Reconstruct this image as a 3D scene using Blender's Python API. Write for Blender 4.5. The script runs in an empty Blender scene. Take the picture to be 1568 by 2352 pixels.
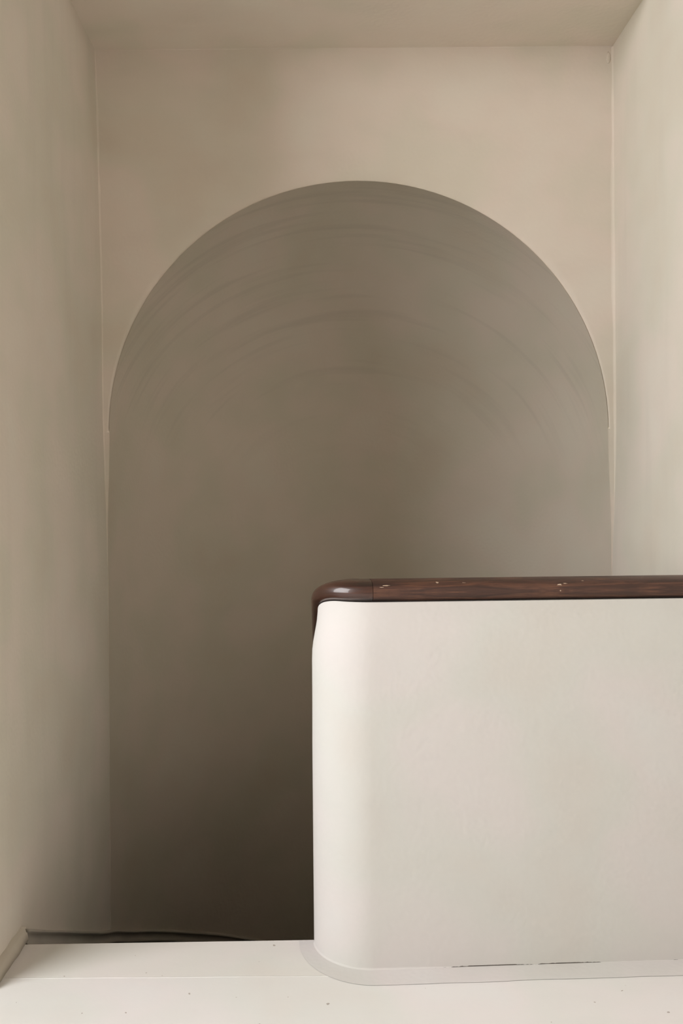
import bpy, bmesh, math, random
from mathutils import Vector, noise

sc = bpy.context.scene
col = sc.collection
random.seed(4)

# ------------------------------------------------------------------ camera
EYE = 1.225
cam_d = bpy.data.cameras.new('camera')
cam = bpy.data.objects.new('camera', cam_d)
col.objects.link(cam)
cam.location = (0, 0, EYE)
cam.rotation_mode = 'QUATERNION'
from mathutils import Matrix
cam.rotation_quaternion = (Matrix.Rotation(math.radians(90), 3, 'X') @ Matrix.Rotation(math.radians(-0.45), 3, 'Z')).to_quaternion()
cam_d.sensor_fit = 'VERTICAL'
cam_d.sensor_height = 36.0
cam_d.lens = 2000 / 2352 * 36.0
cam_d.shift_x = 49 / 2352
cam_d.shift_y = -35 / 2352
cam_d.clip_start = 0.02
sc.camera = cam

# ------------------------------------------------------------------ world, light, exposure
world = bpy.data.worlds.new('overcast_sky')
sc.world = world
world.use_nodes = True
wb = world.node_tree.nodes['Background']
wb.inputs[0].default_value = (0.96, 0.955, 0.955, 1)
wb.inputs[1].default_value = 9.9

HX = -2.4                                         # far wall of the hall that opens to the left of the camera
YK = 2.90                                         # the stairwell ceiling ends here, the hall rises higher
YJ = 2.17                                         # where the left wall of the stairwell begins
ZH = 4.5                                          # ceiling of the hall
WY0, WY1, WZ0, WZ1 = -1.0, 1.55, 0.7, 4.3          # window in that far wall
pd = bpy.data.lights.new('daylight_portal', 'AREA')
pd.shape = 'RECTANGLE'
pd.size, pd.size_y = WZ1 - WZ0, WY1 - WY0
pd.cycles.is_portal = True
po = bpy.data.objects.new('daylight_portal', pd)
col.objects.link(po)
po.location = (HX - .2, (WY0 + WY1) / 2, (WZ0 + WZ1) / 2)
po.rotation_euler = (0, math.radians(-90), 0)

sc.view_settings.view_transform = 'Standard'
sc.view_settings.look = 'None'
sc.view_settings.gamma = 1.0
sc.view_settings.use_curve_mapping = False
sc.view_settings.exposure = 0.0
sc.cycles.max_bounces = 6
sc.cycles.diffuse_bounces = 5

# ------------------------------------------------------------------ materials
def srgb(h):
    c = [int(h[i:i + 2], 16) / 255 for i in (0, 2, 4)]
    return tuple(x / 12.92 if x <= .04045 else ((x + .055) / 1.055) ** 2.4 for x in c) + (1,)

class NT:
    def __init__(s, name):
        s.m = bpy.data.materials.new(name); s.m.use_nodes = True
        s.t = s.m.node_tree; s.n = s.t.nodes; s.b = s.n['Principled BSDF']
    def new(s, typ, **kw):
        nd = s.n.new(typ)
        for k, v in kw.items():
            if k in nd.inputs: 
                nd.inputs[k].default_value = v
            else: setattr(nd, k, v)
        return nd
    def link(s, a, b): s.t.links.new(a, b)
    def coords(s, scale, kind='Object', rot=None):
        tc = s.new('ShaderNodeTexCoord'); mp = s.new('ShaderNodeMapping')
        mp.inputs['Scale'].default_value = scale
        src = tc.outputs[kind]
        if rot:                 # turn the axes first, then stretch
            m0 = s.new('ShaderNodeMapping'); m0.inputs['Rotation'].default_value = rot
            s.link(src, m0.inputs[0]); src = m0.outputs[0]
        s.link(src, mp.inputs[0]); return mp.outputs[0]
    def noise(s, vec, scale, detail=4, rough=.5, dist=0.0):
        nd = s.new('ShaderNodeTexNoise'); nd.inputs['Scale'].default_value = scale
        nd.inputs['Detail'].default_value = detail; nd.inputs['Roughness'].default_value = rough
        nd.inputs['Distortion'].default_value = dist
        s.link(vec, nd.inputs['Vector']); return nd.outputs['Fac']
    def ramp(s, fac, stops):
        r = s.new('ShaderNodeValToRGB'); e = r.color_ramp.elements
        while len(e) < len(stops): e.new(.5)
        for i, (p, c) in enumerate(stops):
            e[i].position = p; e[i].color = c if len(c) == 4 else (*c, 1)
        s.link(fac, r.inputs[0]); return r.outputs[0]
    def mix(s, fac, a, b, mode='MIX'):
        m = s.new('ShaderNodeMix', data_type='RGBA', blend_type=mode)
        if isinstance(fac, (int, float)): m.inputs[0].default_value = fac
        else: s.link(fac, m.inputs[0])
        for x, i in ((a, 6), (b, 7)):
            if isinstance(x, tuple): m.inputs[i].default_value = x
            else: s.link(x, m.inputs[i])
        return m.outputs[2]
    def math(s, op, a, b=0.0):
        m = s.new('ShaderNodeMath', operation=op)
        for i, x in enumerate((a, b)):
            if isinstance(x, (int, float)): m.inputs[i].default_value = x
            else: s.link(x, m.inputs[i])
        return m.outputs[0]
    def bump(s, h, strength, dist):
        b = s.new('ShaderNodeBump'); b.inputs['Strength'].default_value = strength
        b.inputs['Distance'].default_value = dist
        s.link(h, b.inputs['Height']); s.link(b.outputs[0], s.b.inputs['Normal'])

def g(v): return (v, v, v, 1)

def plaster(name, base, strokes=None, mottle=.06, rough=.8, speck=False, base_dirt=False, dome=False):
    """hand-washed lime plaster: broad cloudy tone, brush strokes, fine grain"""
    t = NT(name)
    o1 = t.coords((1, 1, 1))
    cloud = t.noise(o1, 2.6, 2, .55)
    def tone(k, r, gg, bb): return (min(1, base[0] * k * r), min(1, base[1] * k * gg), min(1, base[2] * k * bb), 1)
    c = t.ramp(cloud, [(.28, tone(1 - mottle, 1.0, .985, .95)), (.44, tone(1 - mottle * .4, .985, 1.0, .975)),
                       (.58, tone(1 + mottle * .2, 1.01, .985, .985)), (.74, tone(1 + mottle * .6, .99, 1.0, 1.0))])
    h = t.noise(o1, 75, 0, .6)
    if strokes:
        sv, amt = strokes
        st = t.noise(t.coords(sv, rot=(math.radians(28), 0, 0) if dome else None), 1.0, 2, .6)
        fac = t.math('MULTIPLY', t.ramp(st, [(.52, g(0)), (.70, g(1))]), amt)
        if dome:                # the brush marks are left in the half dome only
            sp_ = t.new('ShaderNodeSeparateXYZ'); t.link(o1, sp_.inputs[0])
            mr = t.new('ShaderNodeMapRange', interpolation_type='SMOOTHSTEP')
            mr.inputs[1].default_value = 1.25; mr.inputs[2].default_value = 1.7
            t.link(sp_.outputs[2], mr.inputs[0]); fac = t.math('MULTIPLY', fac, mr.outputs[0])
        c = t.mix(fac, c,
                  tuple(x * .72 for x in base[:3]) + (1,))
    if speck:
        sp = t.noise(o1, 62, 1, .3)
        c = t.mix(t.math('MULTIPLY', t.ramp(sp, [(.775, g(0)), (.80, g(1))]), .55), c, srgb('7a6656'))
    if base_dirt:
        sep = t.new('ShaderNodeSeparateXYZ'); t.link(o1, sep.inputs[0])
        n1 = t.noise(t.coords((5, 5, 0)), 1.0, 3, .6)
        n2 = t.noise(t.coords((60, 60, 0)), 1.0, 2, .6)
        lim = t.math('ADD', t.math('MULTIPLY', t.math('SUBTRACT', n1, .435), .022),
                     t.math('MULTIPLY', t.math('SUBTRACT', n2, .5), .006))
        fade = t.new('ShaderNodeMapRange')
        fade.inputs[1].default_value = .12; fade.inputs[2].default_value = .36; fade.inputs[3].default_value = -.008; fade.inputs[4].default_value = 0
        t.link(sep.outputs[0], fade.inputs[0])
        lim = t.math('ADD', lim, fade.outputs[0])
        d = t.math('LESS_THAN', t.math('SUBTRACT', sep.outputs[2], .0012), lim)
        d = t.math('MULTIPLY', d, t.math('LESS_THAN', sep.outputs[2], .0035))
        c = t.mix(t.math('MULTIPLY', d, .85), c, srgb('3a3028'))
    df = t.new('ShaderNodeBsdfDiffuse'); out = t.n['Material Output']
    t.n.remove(t.b); t.b = df
    t.link(df.outputs[0], out.inputs[0]); t.link(c, df.inputs[0])
    t.bump(h, .06 if speck else .15, .003)
    return t.m

LIME = (.64, .592, .52, 1)
M_wall = plaster('limewash_walls', LIME, ((9, 9, 1.2), .10))
M_hall = NT('plain_hall_plaster'); M_hall.b.inputs['Base Color'].default_value = (.36, .33, .29, 1); M_hall.b.inputs['Roughness'].default_value = .9; M_hall = M_hall.m
M_back = plaster('limewash_arch_wall', (.64, .575, .50, 1), ((3, 3, 7), .08))
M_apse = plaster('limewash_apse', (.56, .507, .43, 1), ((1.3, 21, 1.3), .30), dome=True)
M_ceil = plaster('limewash_ceiling', (.72, .66, .575, 1), ((2, 7, 4), .08))
M_para = plaster('white_parapet_plaster', (.565, .548, .53, 1), ((4, 4, 4), .04), mottle=.03, base_dirt=True)
M_floor = plaster('painted_floor', (.70, .685, .675, 1), ((2, 9, 2), .05), mottle=.04, rough=.6, speck=True)
M_nose = plaster('painted_landing_edge', (.675, .652, .63, 1), ((2, 9, 2), .05), mottle=.04, rough=.6, speck=True)
M_band = plaster('grey_floor_band', (.605, .585, .575, 1), ((6, 6, 6), .06), mottle=.05, rough=.65)
M_skirt = plaster('cement_skirting', (.50, .46, .39, 1), ((6, 6, 6), .25), mottle=.12)
M_stairskirt = plaster('grey_stair_skirting', (.42, .39, .34, 1), ((6, 6, 6), .25), mottle=.12)
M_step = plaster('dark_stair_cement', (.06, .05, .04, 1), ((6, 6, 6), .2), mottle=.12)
M_terr = plaster('terrace_paving', (.45, .43, .40, 1), mottle=.1)
M_gap = NT('gap_shadow'); M_gap.b.inputs['Base Color'].default_value = (.02, .015, .012, 1); M_gap.b.inputs['Roughness'].default_value = .9; M_gap = M_gap.m
M_chip = NT('worn_bare_wood'); M_chip.b.inputs['Base Color'].default_value = srgb('b09a86'); M_chip.b.inputs['Roughness'].default_value = .6; M_chip = M_chip.m

def wood(name, dark, mid, light, rough, coat):
    t = NT(name)
    v = t.coords((5, 60, 1), 'UV')
    n = t.noise(v, 1.0, 6, .6, 1.2)
    v2 = t.coords((30, 420, 1), 'UV')
    n2 = t.noise(v2, 1.0, 3, .6)
    c = t.ramp(n, [(.30, dark), (.5, mid), (.72, light)])
    c = t.mix(t.math('MULTIPLY', t.ramp(n2, [(.5, g(0)), (.7, g(1))]), .45), c, dark)
    t.link(c, t.b.inputs['Base Color'])
    r = t.ramp(n2, [(.3, g(rough)), (.8, g(min(1, rough + .18)))])
    t.link(r, t.b.inputs['Roughness'])
    t.b.inputs['Coat Weight'].default_value = coat
    t.b.inputs['Coat Roughness'].default_value = .06
    t.bump(n, .12, .002)
    return t.m
M_rail = wood('worn_brown_wood', srgb('2a1811'), srgb('452a1f'), srgb('6b4632'), .5, .08)
M_railend = wood('polished_dark_wood', srgb('1f110c'), srgb('381f16'), srgb('512f22'), .3, .6)

# ------------------------------------------------------------------ helpers
def tag(o, label=None, cat=None, kind=None, group=None):
    if label: o['label'] = label
    if cat: o['category'] = cat
    if kind: o['kind'] = kind
    if group: o['group'] = group
    return o

def mesh_obj(name, verts, faces, mat, parent=None, smooth=True, uvs=None, sharp=0):
    me = bpy.data.meshes.new(name)
    me.from_pydata(verts, [], faces)
    if uvs is not None:
        ul = me.uv_layers.new(name='UVMap')
        for lp in me.loops:
            ul.data[lp.index].uv = uvs[lp.vertex_index]
    me.materials.append(mat)
    if smooth:
        me.polygons.foreach_set('use_smooth', [True] * len(me.polygons))
    me.update()
    if sharp: me.set_sharp_from_angle(angle=math.radians(sharp))
    o = bpy.data.objects.new(name, me)
    col.objects.link(o)
    o.parent = parent
    return o

def smooth01(a, b, x):
    if a > b: return 1 - smooth01(b, a, x)
    t = max(0., min(1., (x - a) / (b - a)))
    return t * t * (3 - 2 * t)

def interp(tab, x):
    if x <= tab[0][0]: return tab[0][1]
    for (a, va), (b, vb) in zip(tab, tab[1:]):
        if x <= b:
            return va + (vb - va) * (x - a) / (b - a)
    return tab[-1][1]

def wob(x, y, z, amp=.003, s=1.7):
    return amp * noise.noise(Vector((x * s, y * s, z * s))) + amp * .35 * noise.noise(Vector((x * s * 4 + 7, y * s * 4, z * s * 4)))

def linsp(a, b, n): return [a + (b - a) * i / (n - 1) for i in range(n)]

def grid(us, vs, fn, skip=None):
    verts, faces = [], []
    nv = len(vs)
    for u in us:
        for v in vs: verts.append(fn(u, v))
    for i in range(len(us) - 1):
        for j in range(nv - 1):
            if skip and skip((us[i] + us[i + 1]) / 2, (vs[j] + vs[j + 1]) / 2): continue
            a = i * nv + j
            faces.append((a, a + nv, a + nv + 1, a + 1))
    return verts, faces

# ------------------------------------------------------------------ dimensions
XL, XR = -.840, 1.122           # side walls
YB = 3.300                      # flat wall with the arch
YN = 2.407                      # edge of the landing
YF = -2.2                       # wall behind the camera
ZC = 2.925                      # ceiling above the landing
ZLOW = -2.7                     # bottom of the stairwell
CX, ZS, RA = .148, 1.476, .945  # arch and apse: centre, springing, radius
def RZ(z): return RA + .009 * smooth01(1.476, 1.08, z)
LC = [(-3, CX - RZ(0) - .0006), (.95, CX - RZ(0) - .0006), (1.06, -.8090), (1.21, -.8125), (1.54, -.821), (1.95, -.822), (ZC, XL)]
RC = [(-3, CX + RZ(0) + .0006), (.90, CX + RZ(0) + .0006), (.98, 1.1055), (1.11, 1.1095), (1.20, 1.115), (1.46, 1.121), (ZC, XR)]

# ------------------------------------------------------------------ walls, ceiling
zs = linsp(ZLOW, ZC, 58) + [ZC + .03]
ys = linsp(YJ, YB, 36) + [YB + .012]
def left_x(y, z):
    k = smooth01(2.45, YB, y)
    w = wob(1.3, y, z) * (1 - smooth01(2.9, YB, y)) * smooth01(2.07, 2.3, y)
    return XL + (interp(LC, z) - XL) * k + w
def right_x(y, z):
    k = smooth01(2.6, YB, y)
    w = wob(5.3, y, z) * (1 - smooth01(2.9, YB, y))
    return XR + (interp(RC, z) - XR) * k + w
def quad(v, f, pts):
    n = len(v); v.extend(pts); f.append(tuple(range(n, n + len(pts))))
v, f = grid(ys, zs, lambda y, z: (left_x(y, z), y, z))
quad(v, f, [(XL, .6, ZLOW), (XL, YJ, ZLOW), (XL, YJ, -.1), (XL, .6, -.1)])      # under the landing
wl = tag(mesh_obj('wall_left', v, f, M_wall), 'limewashed wall along the left side of the stairwell', 'wall', 'structure')
v, f = grid(linsp(HX - .3, XL, 8), [-.1, 1.4, ZH + .05], lambda x, z: (x, YJ, z))
mesh_obj('return_face', v, f, M_hall, wl, smooth=False)
# far wall of the hall, with its window opening
XO = HX - .25
v, f = grid([YF - .05, WY0, WY1, YJ + .05], [-.1, WZ0, WZ1, ZH + .05], lambda y, z: (HX, y, z),
            lambda y, z: WY0 < y < WY1 and WZ0 < z < WZ1)
for p, q in (((WY0, WZ0), (WY0, WZ1)), ((WY0, WZ1), (WY1, WZ1)), ((WY1, WZ1), (WY1, WZ0)), ((WY1, WZ0), (WY0, WZ0))):
    quad(v, f, [(HX, *p), (XO, *p), (XO, *q), (HX, *q)])
tag(mesh_obj('wall_hall', v, f, M_hall, smooth=False), 'plain hall wall with the window, left of the camera', 'wall', 'structure')

v, f = grid(linsp(.58, YB, 60) + [YB + .012], zs, lambda y, z: (right_x(y, z), y, z))
quad(v, f, [(XR, YF - .05, -.1), (XR, .6, -.1), (XR, .6, ZH + .05), (XR, YF - .05, ZH + .05)])
quad(v, f, [(XR, .6, ZC), (XR, YK + .05, ZC), (XR, YK + .05, ZH + .05), (XR, .6, ZH + .05)])
wr = tag(mesh_obj('wall_right', v, f, M_wall), 'bright limewashed wall along the right side above the parapet', 'wall', 'structure')

v, f = grid(linsp(HX - .1, XR + .1, 12), [-.1, 1.5, ZH + .05], lambda x, z: (x, YF, z))
tag(mesh_obj('wall_front', v, f, M_hall), 'plain limewashed wall behind the camera', 'wall', 'structure')

v, f = grid(linsp(XL - .1, XR + .1, 30), linsp(YK, YB + .02, 30),
            lambda x, y: (x, y, ZC + wob(x, y, 9.1, .003, 1.5) * smooth01(YB, 3.0, y)))
tag(mesh_obj('ceiling', v, f, M_ceil), 'flat plaster ceiling above the arch', 'ceiling', 'structure')

v, f = [], []
quad(v, f, [(XL - .05, YK, ZC), (XR + .05, YK, ZC), (XR + .05, YK, ZH + .05), (XL - .05, YK, ZH + .05)])   # bulkhead above the stairwell
quad(v, f, [(HX - .1, YF - .1, ZH), (XR + .1, YF - .1, ZH), (XR + .1, YK + .05, ZH), (HX - .1, YK + .05, ZH)])
quad(v, f, [(XL, YJ, ZC), (XL, YK + .05, ZC), (XL, YK + .05, ZH + .05), (XL, YJ, ZH + .05)])
tag(mesh_obj('ceiling_hall', v, f, M_hall, smooth=False), 'plain high ceiling of the hall behind the camera', 'ceiling', 'structure')

# flat wall pierced by the round arch
NA = 96
v, f = [], []
def bw_y(x, z): return YB + wob(x, 8.2, z, .003, 1.6) * smooth01(.02, .25, math.hypot(x - CX, max(0, z - ZS)) - RA) * smooth01(ZS, ZS + .2, z)
prof = []
for i in range(NA + 1):                       # over the arch, right to left
    a = math.pi * i / NA
    prof.append((CX + RA * math.cos(a), ZS + RA * math.sin(a), a))
rings = 14
OUT = []
for (x, z, a) in prof:                        # matching point on the outer rectangle
    c, s = math.cos(a), math.sin(a)
    t1 = (XR + .1 - CX) / c if c > 1e-6 else 9e9
    t2 = (XL - .1 - CX) / c if c < -1e-6 else 9e9
    t3 = (ZC + .05 - ZS) / s if s > 1e-6 else 9e9
    t = min(t1, t2, t3); OUT.append((CX + t * c, ZS + t * s))
# snap two rays to the upper corners so the rectangle is full
for k, (cx_, cz_) in ((0, (XR + .1, ZC + .05)), (1, (XL - .1, ZC + .05))):
    j = min(range(len(OUT)), key=lambda q: (OUT[q][0] - cx_) ** 2 + (OUT[q][1] - cz_) ** 2); OUT[j] = (cx_, cz_)
for (x, z, a), (ox, oz) in zip(prof, OUT):
    for r in range(rings + 1):
        t = (r / rings) ** 1.3
        px, pz = x + (ox - x) * t, z + (oz - z) * t
        y = bw_y(px, pz)
        if r == 0: y += .006                  # softly rounded arris
        v.append((px, y if r != 1 else YB, pz))
for i in range(NA):
    for r in range(rings):
        a = i * (rings + 1) + r
        f.append((a, a + 1, a + rings + 2, a + rings + 1))
zz = linsp(ZLOW, ZS, 50)                      # narrow jambs beneath the springing
for s in (-1, 1):
    n = len(v)
    for z in zz:
        xi = CX + s * RZ(z); xo = XL - .1 if s < 0 else XR + .1
        v += [(xi - s * .001, YB + .0005, z), (xi + s * .012, YB, z), (xo, YB, z)]
    for i in range(len(zz) - 1):
        for k in range(2):
            a = n + i * 3 + k
            f.append((a, a + 1, a + 4, a + 3))
wb_ = tag(mesh_obj('wall_back', v, f, M_back), 'flat plaster wall pierced by the large round arch', 'wall', 'structure')

# apse: half-round wall with a half dome
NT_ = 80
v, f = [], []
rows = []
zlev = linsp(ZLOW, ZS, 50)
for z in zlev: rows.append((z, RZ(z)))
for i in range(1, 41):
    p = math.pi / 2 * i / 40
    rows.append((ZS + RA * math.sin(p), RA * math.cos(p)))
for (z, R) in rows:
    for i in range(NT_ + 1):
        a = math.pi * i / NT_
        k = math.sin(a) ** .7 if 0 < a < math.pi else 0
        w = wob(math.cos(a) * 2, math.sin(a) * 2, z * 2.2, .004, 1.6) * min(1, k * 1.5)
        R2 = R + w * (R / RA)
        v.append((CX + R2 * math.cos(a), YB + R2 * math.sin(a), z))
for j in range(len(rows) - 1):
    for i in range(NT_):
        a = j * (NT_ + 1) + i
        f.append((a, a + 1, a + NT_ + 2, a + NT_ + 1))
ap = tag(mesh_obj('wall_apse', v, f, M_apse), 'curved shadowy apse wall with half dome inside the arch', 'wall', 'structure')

# beads of paint in the corners
def tube_strip(name, pts, rad, mat, parent, up=None):
    """thin half-round bead along a polyline"""
    n = 8; v, f = [], []
    for i, p in enumerate(pts):
        p = Vector(p)
        d = (Vector(pts[min(i + 1, len(pts) - 1)]) - Vector(pts[max(i - 1, 0)])).normalized()
        a = d.cross(Vector((.3, -.9, .35))).normalized(); b = d.cross(a)
        r = rad(i / (len(pts) - 1)) if callable(rad) else rad
        for k in range(n):
            t = 2 * math.pi * k / n
            v.append(p + a * (r * math.cos(t)) + b * (r * math.sin(t)))
    for i in range(len(pts) - 1):
        for k in range(n):
            f.append((i * n + k, i * n + (k + 1) % n, (i + 1) * n + (k + 1) % n, (i + 1) * n + k))
    return mesh_obj(name, v, f, mat, parent)

def fillet(name, pts, da, db, w, mat, parent):
    """concave cove between two surfaces: da, db point along each surface away from the corner"""
    n = 5; v, f = [], []
    da, db = Vector(da), Vector(db)
    m = len(pts)
    for i, p in enumerate(pts):
        p = Vector(p); ww = w(i / (m - 1)) if callable(w) else w
        for k in range(n + 1):
            t = math.pi / 2 * k / n
            v.append(p + da * (ww * (1 - math.sin(t))) + db * (ww * (1 - math.cos(t))) - (da + db) * .0008 * 0)
    for i in range(m - 1):
        for k in range(n):
            a = i * (n + 1) + k
            f.append((a, a + 1, a + n + 2, a + n + 1))
    return mesh_obj(name, v, f, mat, parent)

zz = linsp(1.12, ZC - .004, 60)
def jit(i, s): return 1 + .35 * noise.noise(Vector((i * s, 3.3, 0)))
fillet('corner_bead', [(interp(RC, z) + .001, YB + .001, z) for z in zz], (-1, 0, 0), (0, -1, 0),
       lambda t: (.013 * min(1, .15 + t * 5)) * jit(t, 14), M_back, wb_)
fillet('corner_bead', [(interp(LC, z) - .001, YB + .001, z) for z in linsp(1.0, ZC - .004, 60)], (1, 0, 0), (0, -1, 0),
       lambda t: (.008 * min(1, .15 + t * 4)) * jit(t, 17), M_back, wb_)
fillet('ceiling_bead', [(x, YB + .001, ZC + .001) for x in linsp(XL, XR, 60)], (0, -1, 0), (0, 0, -1),
       lambda t: .005 * jit(t, 19), M_back, wb_)
# small lump of filler in the upper right corner
bm = bmesh.new(); bmesh.ops.create_uvsphere(bm, u_segments=14, v_segments=10, radius=1)
for q in bm.verts:
    s = 1 + .25 * noise.noise(q.co * 2.1)
    q.co = Vector((q.co.x * .009 * s + XR - .017, q.co.y * .0025 * s + YB - .001, q.co.z * .021 * s + ZC - .045))
me = bpy.data.meshes.new('filler_lump'); bm.to_mesh(me); bm.free(); me.materials.append(M_back)
me.polygons.foreach_set('use_smooth', [True] * len(me.polygons))
o = bpy.data.objects.new('filler_lump', me); col.objects.link(o); o.parent = wb_

# ------------------------------------------------------------------ parapet path (outer face), corner and descending flank
YAW = math.radians(2.6)
PX0, PY0 = .131, 2.252          # where the front face turns into the round corner
RO = .150                       # outer radius of the corner
dirv = Vector((math.cos(YAW), math.sin(YAW)))          # along the front to the right
nrm = Vector((-math.sin(YAW), math.cos(YAW)))          # into the thickness
cen = Vector((PX0, PY0)) + nrm * RO
TH = .14
# path from right end to corner to flank: list of (pos2d, inward normal, s)
path = []
L = (XR - .004 - PX0) / dirv.x
for t in linsp(L, 0, 44): path.append((Vector((PX0, PY0)) + dirv * t, nrm.copy(), -t))
a0 = math.atan2(-nrm.y, -nrm.x)                        # direction centre -> start
a1 = -math.pi                                          # pointing to -X
NC = 26
for i in range(1, NC + 1):
    a = a0 + (a1 - a0) * i / NC
    d = Vector((math.cos(a), math.sin(a)))
    path.append((cen + d * RO, -d, RO * abs(a - a0)))
SA = path[-1][2]
YEND = 3.60  # unseen end of the flank, lengthened into the apse to block bounced light
last = path[-1][0].copy()
for i in range(1, 31):
    y = last.y + (YEND - last.y) * i / 30
    path.append((Vector((last.x, y)), Vector((1, 0)), SA + y - last.y))
RAILC = .9745
def rail_z(s):                  # height of the rail's centre along the path
    if s <= .10: return RAILC
    k = .55; b = .16            # eases into the pitch of the stair
    u = s - .10
    return RAILC - (k * u * u / (2 * b) if u < b else k * (u - b / 2))
RH, RW = .029, .071             # half height and half width of the rail

v, f = [], []
cols_ = 26
for (p, n, s) in path:
    zt = rail_z(s) - RH + .004
    zb = 0.0 if p.y < YN + .004 or s < SA * .6 else ZLOW
    for side in (0, 1):
        for j in range(cols_ + 1):
            q = j / cols_
            h = zt - (zt - zb) * (q ** 1.6)
            if side: h = zt - (zt - zb) * ((1 - q) ** 1.6)
            dep = zt - h
            tap = .017 * (1 - smooth01(.0, .13, dep)) * (.30 + .70 * smooth01(-.05, .12, s))
            tap += wob(p.x, p.y, h, .0015, 3) * smooth01(0, .1, h)
            off = tap if side == 0 else TH - tap
            v.append((p.x + n.x * off, p.y + n.y * off, h) if side == 0 else (p.x + n.x * off, p.y + n.y * off, h))
W = 2 * (cols_ + 1)
for i in range(len(path) - 1):
    for j in range(W):
        a, b = i * W + j, i * W + (j + 1) % W
        f.append((a, b, b + W, a + W))
f.append(tuple(range(W))); f.append(tuple(reversed(range((len(path) - 1) * W, len(path) * W))))
par = bpy.data.objects.new('stair_parapet', None); col.objects.link(par)
tag(par, 'low white plaster parapet with a rounded left corner beneath the wooden handrail', 'parapet')
par.location = (.5, 2.34, 0)
bpy.context.view_layer.update()
inv = par.matrix_world.inverted()
body = mesh_obj('parapet_body', v, f, M_para, par, sharp=40); body.matrix_parent_inverse = inv

# bead of paint round the foot of the parapet
pts, v, f = [], [], []
use = [q for q in path if q[2] < SA * 1.0 and q[0].y < YN - .003]
for i, (p, n, s) in enumerate(use):
    w = .008 * (1 - smooth01(-.25, -.10, -s if False else -abs(min(s, 0)) - .0) if False else 1)
    w = .006 * (.35 + .65 * smooth01(-.30, -.02, s)) * (1 + .3 * noise.noise(Vector((s * 30, 1, 0))))
    for k in range(6):
        t = math.pi / 2 * k / 5
        v.append((p.x - n.x * w * (1 - math.sin(t)), p.y - n.y * w * (1 - math.sin(t)), w * (1 - math.cos(t)) * .8 + .0005))
for i in range(len(use) - 1):
    for k in range(5):
        a = i * 6 + k
        f.append((a, a + 1, a + 7, a + 6))
o = mesh_obj('base_fillet', v, f, M_para, par); o.matrix_parent_inverse = inv

# ------------------------------------------------------------------ handrail
rail = bpy.data.objects.new('handrail', None); col.objects.link(rail)
rail.location = (.5, 2.34, .95)
tag(rail, 'dark brown rounded wooden handrail capping the white parapet and curving down at its left end', 'handrail')
bpy.context.view_layer.update()
rinv = rail.matrix_world.inverted()
NP = 36
def rail_pt(p, n, s, t, grow=0.0):
    """point on the rail's skin: t = 0 faces the viewer, pi/2 is the crown"""
    e = .62
    c, q = math.cos(t), math.sin(t)
    cx_ = math.copysign(abs(c) ** e, c); qz = math.copysign(abs(q) ** .85, q)
    if q < 0: qz *= .92
    mid = TH / 2
    off = mid - (RW + grow) * cx_
    return (p.x + n.x * off, p.y + n.y * off, rail_z(s) + (RH + grow) * qz)
def rail_piece(name, items, mat):
    v, f, uv = [], [], []
    m = len(items)
    for (p, n, s) in items:
        for k in range(NP):
            t = 2 * math.pi * k / NP
            v.append(rail_pt(p, n, s, t)); uv.append((s, abs(k - NP / 2) / NP * .25))
    for i in range(m - 1):
        for k in range(NP):
            f.append((i * NP + k, i * NP + (k + 1) % NP, (i + 1) * NP + (k + 1) % NP, (i + 1) * NP + k))
    f.append(tuple(reversed(range(NP)))); f.append(tuple(range((m - 1) * NP, m * NP)))
    o = mesh_obj(name, v, f, mat, rail, uvs=uv, sharp=50); o.matrix_parent_inverse = rinv
    return o
SJ = -.004                      # joint between the straight length and the end piece
def at_s(s):                    # point on the straight front
    return (Vector((PX0, PY0)) + dirv * (-s), nrm.copy(), s)
straight = [q for q in path if q[2] < SJ - .004] + [at_s(SJ - .0006)]
curved = [at_s(SJ + .0006)] + [q for q in path if q[2] > SJ + .004]
tag(rail_piece('straight_length', straight, M_rail), 'worn mid-brown straight length')
tag(rail_piece('curved_end', curved, M_railend), 'darker polished end piece')
# near-black strip that paints the shadow gap between rail and plaster
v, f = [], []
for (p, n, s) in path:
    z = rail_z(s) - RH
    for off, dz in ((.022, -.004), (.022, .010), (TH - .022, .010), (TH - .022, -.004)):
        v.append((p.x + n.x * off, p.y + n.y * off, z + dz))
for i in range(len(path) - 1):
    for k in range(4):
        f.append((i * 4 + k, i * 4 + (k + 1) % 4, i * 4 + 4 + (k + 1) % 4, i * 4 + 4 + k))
o = mesh_obj('shadow_strip', v, f, M_gap, rail, smooth=False); o.matrix_parent_inverse = rinv
# chips and scratches worn into the straight length
def chip(x, t, lx, lt, seed):
    s = -(x - PX0) / dirv.x
    rnd = random.Random(seed); v = []
    k = 11
    v.append(rail_pt(*at_s(s), t, .0006))
    for i in range(k):
        a = 2 * math.pi * i / k; r = .45 + .75 * rnd.random()
        v.append(rail_pt(*at_s(s + lx * r * math.cos(a)), t + lt * r * math.sin(a), .0004))
    f = [(0, 1 + i, 1 + (i + 1) % k) for i in range(k)]
    o = mesh_obj('worn_chip', v, f, M_chip, rail); o.matrix_parent_inverse = rinv
for args in ((.625, .50, .008, .10, 3), (.640, .62, .006, .06, 8), (.170, .62, .010, .05, 5), (.158, .45, .006, .04, 6),
             (.305, .90, .005, .10, 11), (.375, .85, .006, .03, 12), (.69, .9, .004, .04, 14), (.625, .02, .002, .04, 15)):
    chip(*args)

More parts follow.
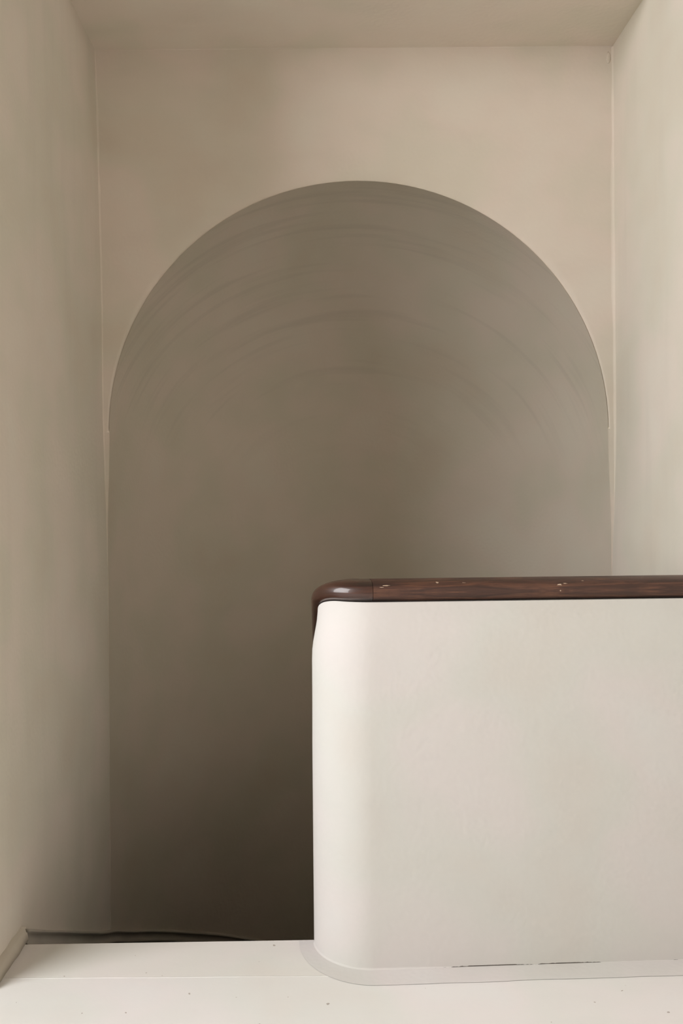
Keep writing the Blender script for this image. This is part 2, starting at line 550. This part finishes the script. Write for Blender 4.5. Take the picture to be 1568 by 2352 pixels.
# ------------------------------------------------------------------ floor of the landing
def prism(name, poly, z0, z1, mat, parent=None, bev=0.0, smooth=False):
    bm = bmesh.new()
    b = [bm.verts.new((x, y, z0)) for x, y in poly]; t = [bm.verts.new((x, y, z1)) for x, y in poly]
    bm.faces.new(list(reversed(b))); top = bm.faces.new(t)
    n = len(poly)
    for i in range(n): bm.faces.new((b[i], b[(i + 1) % n], t[(i + 1) % n], t[i]))
    bmesh.ops.recalc_face_normals(bm, faces=bm.faces)
    if bev:
        bmesh.ops.bevel(bm, geom=list(top.edges), offset=bev, segments=2, affect='EDGES')
    me = bpy.data.meshes.new(name); bm.to_mesh(me); bm.free(); me.materials.append(mat)
    o = bpy.data.objects.new(name, me); col.objects.link(o); o.parent = parent
    return o
YS = 2.225                      # seam between floor and landing edge
fl = prism('floor', [(HX - .02, YF - .02), (XR + .02, YF - .02), (XR + .02, YS), (XL - .02, YS), (XL - .02, YJ + .02), (HX - .02, YJ + .02)], -.16, -.0004, M_floor)
tag(fl, 'off-white painted landing floor in the foreground', 'floor', 'structure')
prism('landing_edge', [(XL - .02, YS + .0008), (XR + .02, YS + .0008), (XR + .02, 2.47), (.09, 2.44), (.0, YN + .003), (-.1, YN + .001), (XL - .02, YN - .011)],
      -.16, 0.0, M_nose, fl, bev=.002)
# greyer band of wash on the floor round the foot of the parapet
v, f = [], []
use = [q for q in path if q[0].y < YN - .004 and q[2] <= SA]
for (p, n, s) in use:
    w = .072 + .006 * noise.noise(Vector((s * 6, 2, 0)))
    w *= 1 - .45 * smooth01(0, SA, s)
    for off in (0.01, -w): v.append((p.x + n.x * off, min(p.y + n.y * off, YN - .003), .0009 if off < 0 else .0011))
for i in range(len(use) - 1):
    a = i * 2; f.append((a, a + 1, a + 3, a + 2))
mesh_obj('grey_wash_band', v, f, M_band, fl)
# ridge of paint along the seam
tube_strip('paint_ridge', [(x, YS + .0004 + .001 * noise.noise(Vector((x * 6, 0, 0))), -.0006) for x in linsp(XL, .02, 50)],
           lambda t: .0011 * (1 + .5 * noise.noise(Vector((t * 40, 0, 5)))), M_floor, fl)

# ------------------------------------------------------------------ skirting: landing and stair
v, f = [], []
yy = linsp(YJ + .002, YN + .012, 24)
for i, y in enumerate(yy):
    j = noise.noise(Vector((y * 22, 4, 0)))
    x0 = left_x(y, .03); h = .040 + .004 * j; d = .016 + .003 * j
    for (dx, z) in ((-.01, 0.0003), (d + .004, 0.0003), (d, h * .55), (d * .8, h * .9), (-.004, h), ): v.append((x0 + dx, y, z))
for i in range(len(yy) - 1):
    for k in range(4): f.append((i * 5 + k, i * 5 + k + 1, i * 5 + k + 6, i * 5 + k + 5))
f.append((0, 1, 2, 3, 4)); n = (len(yy) - 1) * 5; f.append((n + 4, n + 3, n + 2, n + 1, n))
sk = tag(mesh_obj('baseboard_left', v, f, M_skirt), 'low rough cement skirting at the foot of the left wall', 'baseboard', 'structure')
# stair skirting falls with the steps along the left wall and round the apse
SZ = [(0, .034), (.12, -.028), (.69, -.318), (1.28, -.600), (1.69, -.782), (1.92, -.876), (2.2, -1.01), (4.0, -1.85), (4.6, -2.1)]
wallp = []
y = YN + .006; s = 0
while y < YB:
    wallp.append((Vector((left_x(y, -.3), y)), Vector((1, 0)), s)); y += .03; s += .03
s0 = s + (YB - (y - .03)) - .03
for i in range(0, 97):
    a = math.pi - math.pi * i / 96
    d = Vector((math.cos(a), math.sin(a)))
    wallp.append((Vector((CX, YB)) + d * RZ(0), -d, s0 + RZ(0) * math.pi * i / 96))
v, f = [], []
for (p, n, s) in wallp:
    z = interp(SZ, s) + .004 * noise.noise(Vector((s * 5, 7, 0)))
    h = .052
    for (o_, dz) in ((-.02, -h), (.012, -h), (.020, -h + .009), (.007, -h + .016), (.007, -.014), (.019, -.008), (.014, .0), (-.02, .001)):
        v.append((p.x + n.x * o_, p.y + n.y * o_, z + dz))
K = 8
for i in range(len(wallp) - 1):
    for k in range(K):
        f.append((i * K + k, i * K + (k + 1) % K, (i + 1) * K + (k + 1) % K, (i + 1) * K + k))
f.append(tuple(range(K)))
o = tag(mesh_obj('stair_skirting', v, f, M_stairskirt, sk), 'dark grey skirting falling with the stair round the apse')

# ------------------------------------------------------------------ steps going down, out of sight below the landing edge
st = bpy.data.objects.new('staircase', None); col.objects.link(st)
tag(st, 'dark winding steps going down behind the landing edge into the apse', 'staircase', 'structure')
RISE = .17
xi = -.015                       # face of the flank
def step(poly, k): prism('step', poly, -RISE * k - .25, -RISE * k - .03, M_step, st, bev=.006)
yb = [YN + .004, 2.747, 3.087]
for k in range(2):
    step([(XL + .004, yb[k]), (xi - .01, yb[k]), (xi - .01, yb[k + 1] + .02), (XL + .004, yb[k + 1] + .02)], k + 1)
Rin = RZ(0) - .012
def out(a): return (CX + Rin * math.cos(a), YB + Rin * math.sin(a))
step([(XL + .03, 3.087), (xi - .01, 3.087), (xi - .01, 3.40), out(math.radians(173.3)), out(math.radians(179))], 3)
def arc(a, b): return [out(math.radians(a + (b - a) * i / 4)) for i in range(5)]
step([(xi - .01, 3.402), (xi - .01, 3.61), (.05, 3.615)] + arc(152, 173.2), 4)
angs = [152, 124, 100, 75, 50, 28, 8]
for k in range(6):
    w0, w1 = .05 + .065 * k / 6, .05 + .065 * (k + 1) / 6
    step([(w0, 3.615 + .002 * k), (w1, 3.617 + .002 * k)] + arc(angs[k + 1], angs[k] - .2), 5 + k)
for k in range(2):
    y1 = 3.40 - .34 * k
    step([(.135, y1), (XR - .03, y1), (XR - .03, y1 - .34), (.135, y1 - .34)], 11 + k)
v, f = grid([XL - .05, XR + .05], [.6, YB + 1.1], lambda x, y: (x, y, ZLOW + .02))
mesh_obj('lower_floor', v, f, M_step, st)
v, f = grid([XL - .05, XR + .05], [ZLOW, -.1], lambda x, z: (x, .62, z))
mesh_obj('under_landing_wall', v, f, M_wall, st)

# ------------------------------------------------------------------ outside the opening beside the camera
tr = prism('terrace', [(-14, -10), (XO, -10), (XO, 8), (-14, 8)], -.3, -.02, M_terr)
tag(tr, 'pale terrace paving outside the hall window', 'terrace', 'structure')
